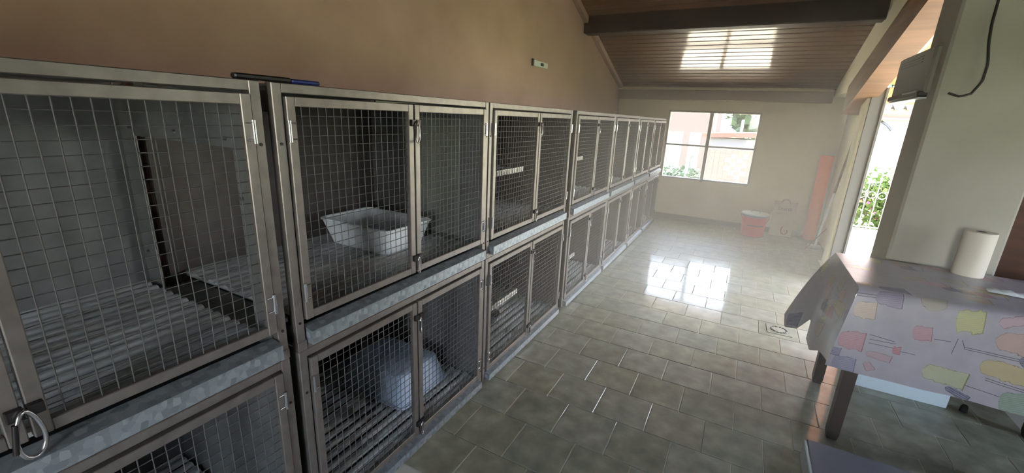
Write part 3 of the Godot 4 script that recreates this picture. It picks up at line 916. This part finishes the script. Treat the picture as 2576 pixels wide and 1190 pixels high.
	# paper roll standing on the cloth
	var pr := thing("paper_roll", "tall roll of white paper standing on the tablecloth by the wall", "paper roll", Vector3(2.285, y_top + 0.001, -3.03))
	put("paper", lathe_mesh([Vector2(0.020, 0.0), Vector2(0.062, 0.0), Vector2(0.063, 0.004), Vector2(0.063, 0.231), Vector2(0.061, 0.235), Vector2(0.020, 0.235)], 32), M.roll, pr)
	put("core", lathe_mesh([Vector2(0.020, 0.002), Vector2(0.020, 0.2355), Vector2(0.017, 0.2355), Vector2(0.017, 0.002), Vector2(0.020, 0.002)], 24), M.crate, pr)
	# crumpled tissue on the cloth
	st = begin()
	var tis := RandomNumberGenerator.new(); tis.seed = 9
	var grid := []
	for r in 6:
		var row := []
		for k in 12:
			var edge := float(r == 0 or r == 5 or k == 0 or k == 11)
			row.append([Vector3(-0.13 + 0.024 * k + tis.randf_range(-0.006, 0.006), (0.002 if edge > 0 else 0.006 + tis.randf_range(0.0, 0.016)), -0.028 + 0.011 * r + tis.randf_range(-0.003, 0.003)), Vector2.ZERO])
		grid.append(row)
	sheet(st, grid); st.generate_normals()
	var ti := put("tissue", st.commit(), M.white_plastic); ti.position = Vector3(2.40, y_top + 0.001, -2.74); ti.rotation.y = -0.15
	tag(ti, "crumpled white tissue lying on the tablecloth at the right edge", "tissue")
	# low box in the near corner
	st = begin()
	var bx := thing("storage_box", "low blue-grey box with a pale end on the floor before the table", "box", Vector3(2.06, 0, -1.86), 0.0)
	put("lid", span_mesh(Vector3(-0.415, 0.012, -0.38), Vector3(0.5, 0.098, 0.5), 0.004), M.crate, bx)
	put("end_panel", span_mesh(Vector3(-0.428, 0.0, -0.37), Vector3(-0.415, 0.094, 0.49), 0.003), M.crate_edge, bx)
	# black door stop on the floor
	var ds := put("door_stop", lathe_mesh([Vector2(0.0, 0.0), Vector2(0.018, 0.0), Vector2(0.016, 0.03), Vector2(0.011, 0.042), Vector2(0.0, 0.045)], 16), M.rubber)
	ds.position = Vector3(2.52, 0.001, -3.16); tag(ds, "small black rubber door stop on the floor under the table", "door stop")

func sheet(st: SurfaceTool, rows: Array):
	for r in rows.size() - 1:
		for k in rows[r].size() - 1:
			for v in [rows[r][k], rows[r][k + 1], rows[r + 1][k + 1], rows[r][k], rows[r + 1][k + 1], rows[r + 1][k]]:
				st.set_uv(v[1]); st.add_vertex(v[0])

# ------------------------------------------------------------------ things in the far right corner
func far_corner():
	# bucket
	var b := thing("bucket", "red bucket with a grey lid against the far wall", "bucket", Vector3(1.425, 0, -7.10), 0.15)
	put("pail", lathe_mesh([Vector2(0.0, 0.0), Vector2(0.145, 0.0), Vector2(0.150, 0.008), Vector2(0.157, 0.15), Vector2(0.160, 0.152), Vector2(0.160, 0.162), Vector2(0.158, 0.166), Vector2(0.170, 0.31), Vector2(0.176, 0.315), Vector2(0.168, 0.315), Vector2(0.140, 0.012), Vector2(0.0, 0.012)], 36), M.red, b)
	var gp := begin()
	tube(gp, [Vector3(-0.10, 0.17, 0.128), Vector3(-0.04, 0.17, 0.157), Vector3(0.04, 0.17, 0.157), Vector3(0.10, 0.17, 0.128)], 0.007, 8)
	put("grip", gp.commit(), M.dark_steel, b)
	put("liner", lathe_mesh([Vector2(0.170, 0.292), Vector2(0.180, 0.296), Vector2(0.183, 0.318), Vector2(0.172, 0.322)], 36), M.liner, b)
	var ld := put("lid", lathe_mesh([Vector2(0.178, 0.318), Vector2(0.184, 0.324), Vector2(0.180, 0.336), Vector2(0.12, 0.346), Vector2(0.0, 0.348)], 36), M.lid, b)
	var st := begin()
	tube(st, [Vector3(-0.055, 0.346, 0.0), Vector3(-0.050, 0.372, 0.0), Vector3(0.05, 0.372, 0.0), Vector3(0.055, 0.346, 0.0)], 0.006, 8)
	put("lid_handle", st.commit(), M.lid, ld)
	st = begin()
	var pts := []
	for k in 13:
		var a := PI * k / 12.0
		pts.append(Vector3(cos(a) * 0.184, 0.305 - sin(a) * 0.13, sin(a) * 0.135))
	tube(st, pts, 0.0028, 6)
	put("bail", st.commit(), M.steel, b)
	# paper carrier bag with lettering
	var g2 := thing("paper_bag", "pale paper carrier bag with lettering and a red swirl, beside the bucket", "bag", Vector3(1.80, 0, -7.40), -0.06)
	st = begin()
	var w := 0.142; var d := 0.07; var h := 0.50
	for q in [[Vector3(-w, 0, d), Vector3(w, 0, d)], [Vector3(w, 0, d), Vector3(w, 0, -d)], [Vector3(w, 0, -d), Vector3(-w, 0, -d)], [Vector3(-w, 0, -d), Vector3(-w, 0, d)]]:
		var a: Vector3 = q[0]; var c: Vector3 = q[1]
		quad(st, a, c, c + Vector3(0, h, 0), a + Vector3(0, h, 0), (a + c) * 0.5)
		var ai := a * 0.985; var ci := c * 0.985
		quad(st, ai, ci, ci + Vector3(0, h, 0), ai + Vector3(0, h, 0), -(a + c) * 0.5)
		quad(st, a + Vector3(0, h, 0), c + Vector3(0, h, 0), ci + Vector3(0, h, 0), ai + Vector3(0, h, 0), Vector3.UP)
	quad(st, Vector3(-w, 0.001, d), Vector3(w, 0.001, d), Vector3(w, 0.001, -d), Vector3(-w, 0.001, -d), Vector3.DOWN)
	put("bag_body", st.commit(), M.paper, g2)
	for s in [1.0, -1.0]:
		st = begin(); pts = []
		for k in 11:
			var a := PI * k / 10.0
			pts.append(Vector3(cos(a) * 0.055, h - 0.02 + sin(a) * 0.055, s * (d + 0.002) - s * 0.02 * sin(a)))
		tube(st, pts, 0.006, 6)
		put("handle", st.commit(), M.paper, g2)
	var tm := TextMesh.new(); tm.text = "Leardi"; tm.font_size = 24; tm.pixel_size = 0.0024; tm.depth = 0.001
	var sf := SystemFont.new(); sf.font_names = PackedStringArray(["Droid Serif"]); sf.font_italic = true; tm.font = sf
	put("lettering", tm, M.ink, g2, Vector3(0.0, 0.41, d + 0.0008))
	for y in [0.345, 0.325]:
		put("small_print", box_mesh(Vector3(0.10 if y > 0.33 else 0.07, 0.004, 0.001)), M.ink, g2, Vector3(-0.06, y, d + 0.0006))
	st = begin(); pts = []
	for k in 15:
		var a := -0.4 + k * 0.33
		var r := 0.075 - 0.003 * k
		pts.append(Vector3(0.055 + cos(a + 2.6) * r * 0.8, 0.085 + sin(a + 2.6) * r, d + 0.0008))
	tube(st, pts, 0.006, 4, false, 1.0)
	put("swirl", st.commit(), M.red_ink, g2)
	# orange pipe standing in the niche
	var p := thing("orange_pipe", "thick orange plastic pipe standing upright in the corner niche", "pipe", Vector3(2.170, 0, -7.42))
	put("pipe_body", lathe_mesh([Vector2(0.072, 0.0), Vector2(0.080, 0.0), Vector2(0.080, 1.205), Vector2(0.072, 1.205), Vector2(0.072, 0.0)], 28), M.orange, p)
	p.rotation.z = 0.006
	# broom handle leaning beside it
	var bh := thing("broom", "brown and white pole of a broom leaning beside the orange pipe", "broom", Vector3(2.20, 0, -6.85))
	put("pole", tube_mesh([Vector3(-0.02, 0.03, 0.02), Vector3(0.03, 0.78, 0.12)], 0.013, 10), M.white_plastic, bh)
	put("upper_pole", tube_mesh([Vector3(0.03, 0.78, 0.12), Vector3(0.075, 1.46, 0.21)], 0.014, 10), M.handle_brown, bh)
	st = begin(); span(st, Vector3(-0.10, 0.0, -0.02), Vector3(0.05, 0.05, 0.05), 0.01); put("head", st.commit(), M.lid, bh)
	var rod := put("thin_rod", tube_mesh([Vector3(2.06, 0.006, -6.70), Vector3(2.20, 0.36, -6.45)], 0.006, 8), M.handle_brown)
	tag(rod, "thin dark rod leaning on the niche wall right of the broom", "rod")

# ------------------------------------------------------------------ small things on walls
func wall_bits():
	# box unit over the doorway
	var v := thing("vent_unit", "boxy grey unit with slotted top and shiny lower edge, over the doorway", "ventilation unit", Vector3(1.92, 1.775, -3.575))
	put("casing", span_mesh(Vector3(0.03, 0.0, -0.32), Vector3(0.20, 0.245, 0.32), 0.012), M.vent, v)
	for k in 3:
		put("slot", span_mesh(Vector3(0.027, 0.205 - 0.016 * k, -0.26 - 0.0), Vector3(0.034, 0.212 - 0.016 * k, 0.16)), M.vent_dark, v)
	put("outlet_flap", span_mesh(Vector3(0.012, -0.022, -0.31), Vector3(0.13, 0.008, 0.30), 0.006), M.vent_dark, v)
	put("chrome_strip", span_mesh(Vector3(0.008, 0.003, 0.02), Vector3(0.016, 0.014, 0.28), 0.002), M.steel, v)
	put("lower_edge", span_mesh(Vector3(0.02, -0.032, -0.30), Vector3(0.10, -0.024, 0.30), 0.002), M.white_plastic, v)
	# black cable on the white wall
	var c := Curve3D.new()
	for p in [Vector3(2.10, 2.60, -3.135), Vector3(2.102, 2.195, -3.14), Vector3(2.105, 2.089, -3.14), Vector3(2.116, 1.999, -3.138), Vector3(2.136, 1.906, -3.135), Vector3(2.137, 1.822, -3.135), Vector3(2.108, 1.758, -3.135), Vector3(2.065, 1.748, -3.138), Vector3(2.023, 1.765, -3.141)]:
		c.add_point(p)
	for k in range(1, c.point_count - 1):
		var t := (c.get_point_position(k + 1) - c.get_point_position(k - 1)) * 0.17
		c.set_point_in(k, -t); c.set_point_out(k, t)
	var pts := []
	for k in 41: pts.append(c.sample_baked(c.get_baked_length() * k / 40.0))
	var w := put("cable", tube_mesh(pts, 0.0055, 8), M.cable); tag(w, "black cable hanging in a hook shape on the white wall", "cable")
	# metal plate on the beige wall
	var mp := thing("wall_bracket", "small pale metal bracket screwed on the beige wall above the cages", "bracket", Vector3(LEFT_X, 2.075, -4.28), 0.0)
	put("plate", span_mesh(Vector3(0.0, -0.028, -0.19), Vector3(0.012, 0.028, 0.16), 0.003), M.lid, mp)
	put("catch", span_mesh(Vector3(0.0, -0.034, 0.16), Vector3(0.02, 0.034, 0.19), 0.003), M.dark_steel, mp)
	put("bolt", span_mesh(Vector3(0.010, -0.015, -0.06), Vector3(0.028, 0.015, 0.0), 0.006), M.dark_steel, mp)
	# blue marker strip on top of the first two cages
	var bm := thing("blue_brush", "dark and blue flat stick lying on top of the two nearest cages", "stick", Vector3(-0.02, 1.6105, -0.79))
	put("handle", span_mesh(Vector3(-0.012, 0, -0.03), Vector3(0.012, 0.014, 0.125), 0.004), M.black, bm)
	put("blue_end", span_mesh(Vector3(-0.011, 0.0, -0.125), Vector3(0.011, 0.012, -0.03), 0.004), M.blue, bm)

# ------------------------------------------------------------------ outside
func leaf_cloud(called: String, parent: Node, m: Material, sd: int, count: int, c: Vector3, half: Vector3, size: float):
	var r := RandomNumberGenerator.new(); r.seed = sd
	var st := begin()
	quad(st, Vector3(0, 0, 0), Vector3(0.5, 0.35, 0.08), Vector3(0, 1, 0), Vector3(-0.5, 0.35, 0.08), Vector3(0, 0, 1))
	var mm := MultiMesh.new(); mm.transform_format = MultiMesh.TRANSFORM_3D; mm.mesh = st.commit(); mm.instance_count = count
	for k in count:
		var d := Vector3(r.randfn(), r.randfn(), r.randfn()).normalized() * pow(r.randf(), 0.45)
		var b := Basis.from_euler(Vector3(r.randf() * TAU, r.randf() * TAU, r.randf() * TAU)).scaled(Vector3.ONE * size * r.randf_range(0.6, 1.3))
		mm.set_instance_transform(k, Transform3D(b, c + d * half))
	var o := MultiMeshInstance3D.new(); o.name = called; o.multimesh = mm; o.material_override = m
	parent.add_child(o, true)
	tag(o, "", "", "", "stuff")

func outside():
	struct("ground", span_mesh(Vector3(-60, -0.6, -90), Vector3(60, -0.17, 60)), M.lawn, "lawn and ground around the house")
	struct("trim_9", span_mesh(Vector3(-9, -0.18, 2.8), Vector3(12, -0.13, 16)), M.bounce_concrete, "unseen pale yard added behind the room for neutral bounce light")  # out of view; added so the back window passes less green bounce
	struct("trim_10", span_mesh(Vector3(-7, -0.18, -11.0), Vector3(2.2, -0.14, -7.72)), M.bounce_concrete, "unseen pale strip added outside the far window to brighten the ceiling reflection")  # added below the line of sight, to be mirrored in the ceiling boards
	struct("trim_5", span_mesh(Vector3(2.45, -0.16, -8.45), Vector3(6.0, -0.01, -3.47)), M.terrace, "bright tiled terrace outside the side doorway")
	struct("trim_6", span_mesh(Vector3(2.2, -0.16, -8.62), Vector3(6.5, 0.05, -8.47), 0.006), M.stucco, "pale kerb along the terrace")
	# porch roof over the terrace: boards on a deck, with its front beam
	var py := func(z: float) -> float: return 2.27 + 0.22 * (z + 8.4)
	var po := struct("trim_7", extruded(PackedVector2Array([Vector2(-8.6, py.call(-8.6) + 0.03), Vector2(-3.3, py.call(-3.3) + 0.03), Vector2(-3.3, py.call(-3.3) + 0.2), Vector2(-8.6, py.call(-8.6) + 0.2)]), 0, 2.25, 5.6), M.roof_grey, "porch roof with orange wooden boards over the terrace")
	var board := box_mesh(Vector3(3.34, 0.02, 0.098), 0.003)
	for k in 40:
		var z := -8.5 + 0.1005 * k
		var o := put("board", board, M.soffit, po, Vector3(3.93, py.call(z) + 0.014, z)); o.rotation.x = -atan(0.22)
	struct("trim_8", span_mesh(Vector3(2.45, 1.96, -8.50), Vector3(5.6, 2.19, -8.38), 0.008), M.soffit, "orange wooden front beam of the porch")
	# fence with rings
	var f := thing("metal_fence", "light metal fence with rings and uprights beyond the terrace", "fence", Vector3(3.4, 0.05, -8.54))
	put("top_rail", span_mesh(Vector3(-1.4, 1.07, -0.012), Vector3(1.8, 1.09, 0.012), 0.002), M.iron, f)
	put("bottom_rail", span_mesh(Vector3(-1.4, 0.03, -0.012), Vector3(1.8, 0.05, 0.012), 0.002), M.iron, f)
	for k in 25:
		var x := -1.36 + 0.128 * k
		put("upright", tube_mesh([Vector3(x, 0.04, 0), Vector3(x, 1.08, 0)], 0.006, 6), M.iron, f)
	for k in 24:
		var pts := []
		for j in 16: pts.append(Vector3(-1.296 + 0.128 * k + cos(TAU * j / 16) * 0.052, 0.55 + sin(TAU * j / 16) * 0.052, 0.0))
		put("ring", tube_mesh(pts, 0.005, 5, true), M.iron, f)
	for k in 5:
		var sh := thing("flowering_shrub", ["leafy shrub behind the left end of the fence", "leafy shrub with pink flowers behind the fence", "leafy shrub behind the middle of the fence", "leafy shrub behind the right part of the fence", "leafy shrub behind the far right of the fence"][k], "shrub", Vector3(2.7 + 0.38 * k, -0.17, -9.0), 0.0, "shrubs behind the fence")
		leaf_cloud("foliage", sh, M.leaf, 50 + k, 900, Vector3(0, 0.62, 0), Vector3(0.36, 0.60, 0.26), 0.075)
		leaf_cloud("flowers", sh, M.flower, 70 + k, 26, Vector3(0, 0.62, 0.1), Vector3(0.34, 0.5, 0.25), 0.05)
		put("stem", tube_mesh([Vector3(0, 0, 0), Vector3(0.02, 0.7, 0)], 0.015, 6), M.bark, sh)
	# white house behind the fence
	var wh := thing("white_house", "white rendered house wall with a tiled roof edge behind the fence", "house", Vector3(5.0, -0.17, -14.4))
	put("wall", span_mesh(Vector3(-2.6, 0, -2.0), Vector3(4.5, 2.03, 0.0)), M.stucco, wh)
	put("gutter", span_mesh(Vector3(-2.7, 2.03, -0.02), Vector3(4.6, 2.09, 0.10), 0.01), M.roof_grey, wh)
	put("red_band", span_mesh(Vector3(-2.6, 2.09, -2.0), Vector3(4.5, 2.19, 0.04)), M.roof_tile, wh)
	put("upper_wall", span_mesh(Vector3(-2.6, 2.19, -2.0), Vector3(4.5, 2.32, -0.2)), M.stucco, wh)
	for k in 30:
		var x := -2.6 + 0.24 * k
		put("roof_tile", tube_mesh([Vector3(x, 2.36, 0.05), Vector3(x, 2.66, -1.8)], 0.10, 8), M.roof_grey, wh)
	put("lamp_arm", tube_mesh([Vector3(-0.95, 2.0, 0.0), Vector3(-0.85, 1.9, 0.22), Vector3(-0.75, 1.78, 0.25)], 0.03, 6), M.dark_steel, wh)
	# what the far window shows: a covered building on the left, a low red-roofed one, trees, a pierced brick screen
	var ob := thing("porch_building", "pinkish covered building with pillars seen through the left panes", "building", Vector3(-1.4, -0.17, -17.5))
	put("upper_wall", span_mesh(Vector3(-4.5, 1.42, -0.3), Vector3(1.25, 4.2, 0.0)), M.facade, ob)
	put("back_wall", span_mesh(Vector3(-4.5, 0, -4.0), Vector3(1.25, 1.42, -3.8)), M.stucco, ob)
	for x in [-2.4, 0.52, 1.15]:
		put("pillar", span_mesh(Vector3(x - 0.15, 0, -0.3), Vector3(x + 0.15, 1.42, 0.02), 0.01), M.facade, ob)
	put("low_wall", span_mesh(Vector3(-4.5, 0, -0.6), Vector3(1.2, 0.55, -0.4)), M.stucco, ob)
	put("ledge", span_mesh(Vector3(-4.5, 0.55, -0.7), Vector3(1.2, 0.62, -0.35), 0.01), M.pale_post, ob)
	var bp := thing("brick_pillar", "tall pair of brick posts left of the trees in the window", "pillar", Vector3(0.13, -0.17, -16.0))
	for x in [-0.13, 0.08]:
		put("shaft", span_mesh(Vector3(x - 0.065, 0, -0.08), Vector3(x + 0.065, 3.4, 0.08), 0.008), M.facade, bp)
	var rb := thing("low_shed", "long low shed with a red tiled roof seen through the upper right pane", "shed", Vector3(1.4, -0.17, -14.0))
	put("wall", span_mesh(Vector3(-1.3, 0, -1.5), Vector3(0.85, 1.36, 0.0)), M.shed_wall, rb)
	put("roof", extruded(PackedVector2Array([Vector2(-1.45, 1.36), Vector2(0.95, 1.484), Vector2(0.95, 1.627), Vector2(-1.45, 1.48)]), 2, -1.6, 0.15), M.roof_tile, rb)
	var sc := thing("brick_screen", "pink brick screen wall pierced with square holes behind the lower right pane", "screen wall", Vector3(1.043, -0.17, -11.5))
	# courses of brick with gaps left out, in a staggered patch
	var brick := box_mesh(Vector3(0.119, 0.098, 0.09), 0.003)
	var holes := {Vector2i(-1, 10): 1, Vector2i(1, 10): 1, Vector2i(-2, 9): 1, Vector2i(0, 9): 1, Vector2i(-1, 8): 1, Vector2i(1, 8): 1, Vector2i(-2, 7): 1, Vector2i(0, 7): 1, Vector2i(-1, 6): 1, Vector2i(1, 6): 1, Vector2i(0, 5): 1}
	for r in 12:
		for c in range(-6, 4):
			if holes.has(Vector2i(c, r)): continue
			put("brick", brick, M.brick, sc, Vector3(0.121 * c, 0.05 + 0.0985 * r, rng.randf_range(-0.003, 0.003)))
	var hd := thing("hedge", "low grey-green hedge outside below the left panes", "hedge", Vector3(-0.55, -0.17, -12.6))
	leaf_cloud("foliage", hd, M.leaf_dark, 90, 2600, Vector3(0, 0.24, 0), Vector3(1.2, 0.32, 0.5), 0.09)
	for k in 2:
		var ps := thing("fence_post", ["tall pale post standing on the lawn outside the left panes", "short white chimney pipe rising above the red shed roof"][k], ["post", "chimney"][k], [Vector3(-0.18, -0.17, -12.4), Vector3(0.93, 1.385, -14.4)][k])
		put("shaft", span_mesh(Vector3(-0.035, 0, -0.035), Vector3(0.035, [1.50, 0.34][k], 0.035), 0.005), M.pale_post, ps)
	for k in 6:
		var tr := thing("tree", ["dark tree filling the upper right pane, left one", "dark tree filling the upper right pane, right one", "pale green tree far behind the shed", "tree far behind the porch building", "tree above the white house roof", "tree far left beyond the lawn"][k], "tree", [Vector3(2.2, -0.17, -24), Vector3(4.6, -0.17, -26), Vector3(3.4, -0.17, -34), Vector3(-5, -0.17, -36), Vector3(10.5, -0.17, -26), Vector3(-12, -0.17, -34)][k], 0.0, "trees behind the garden")
		put("trunk", tube_mesh([Vector3(0, 0, 0), Vector3(0.1, 1.2, 0), Vector3(0, 2.6, 0.1)], 0.2, 8), M.bark, tr)
		leaf_cloud("crown", tr, M.leaf_dark if k < 2 else M.leaf, 100 + k, 3500, Vector3(0, 3.0, 0), Vector3(2.2, 2.3, 2.0) * (1.0 if k < 2 else 1.5), 0.42)
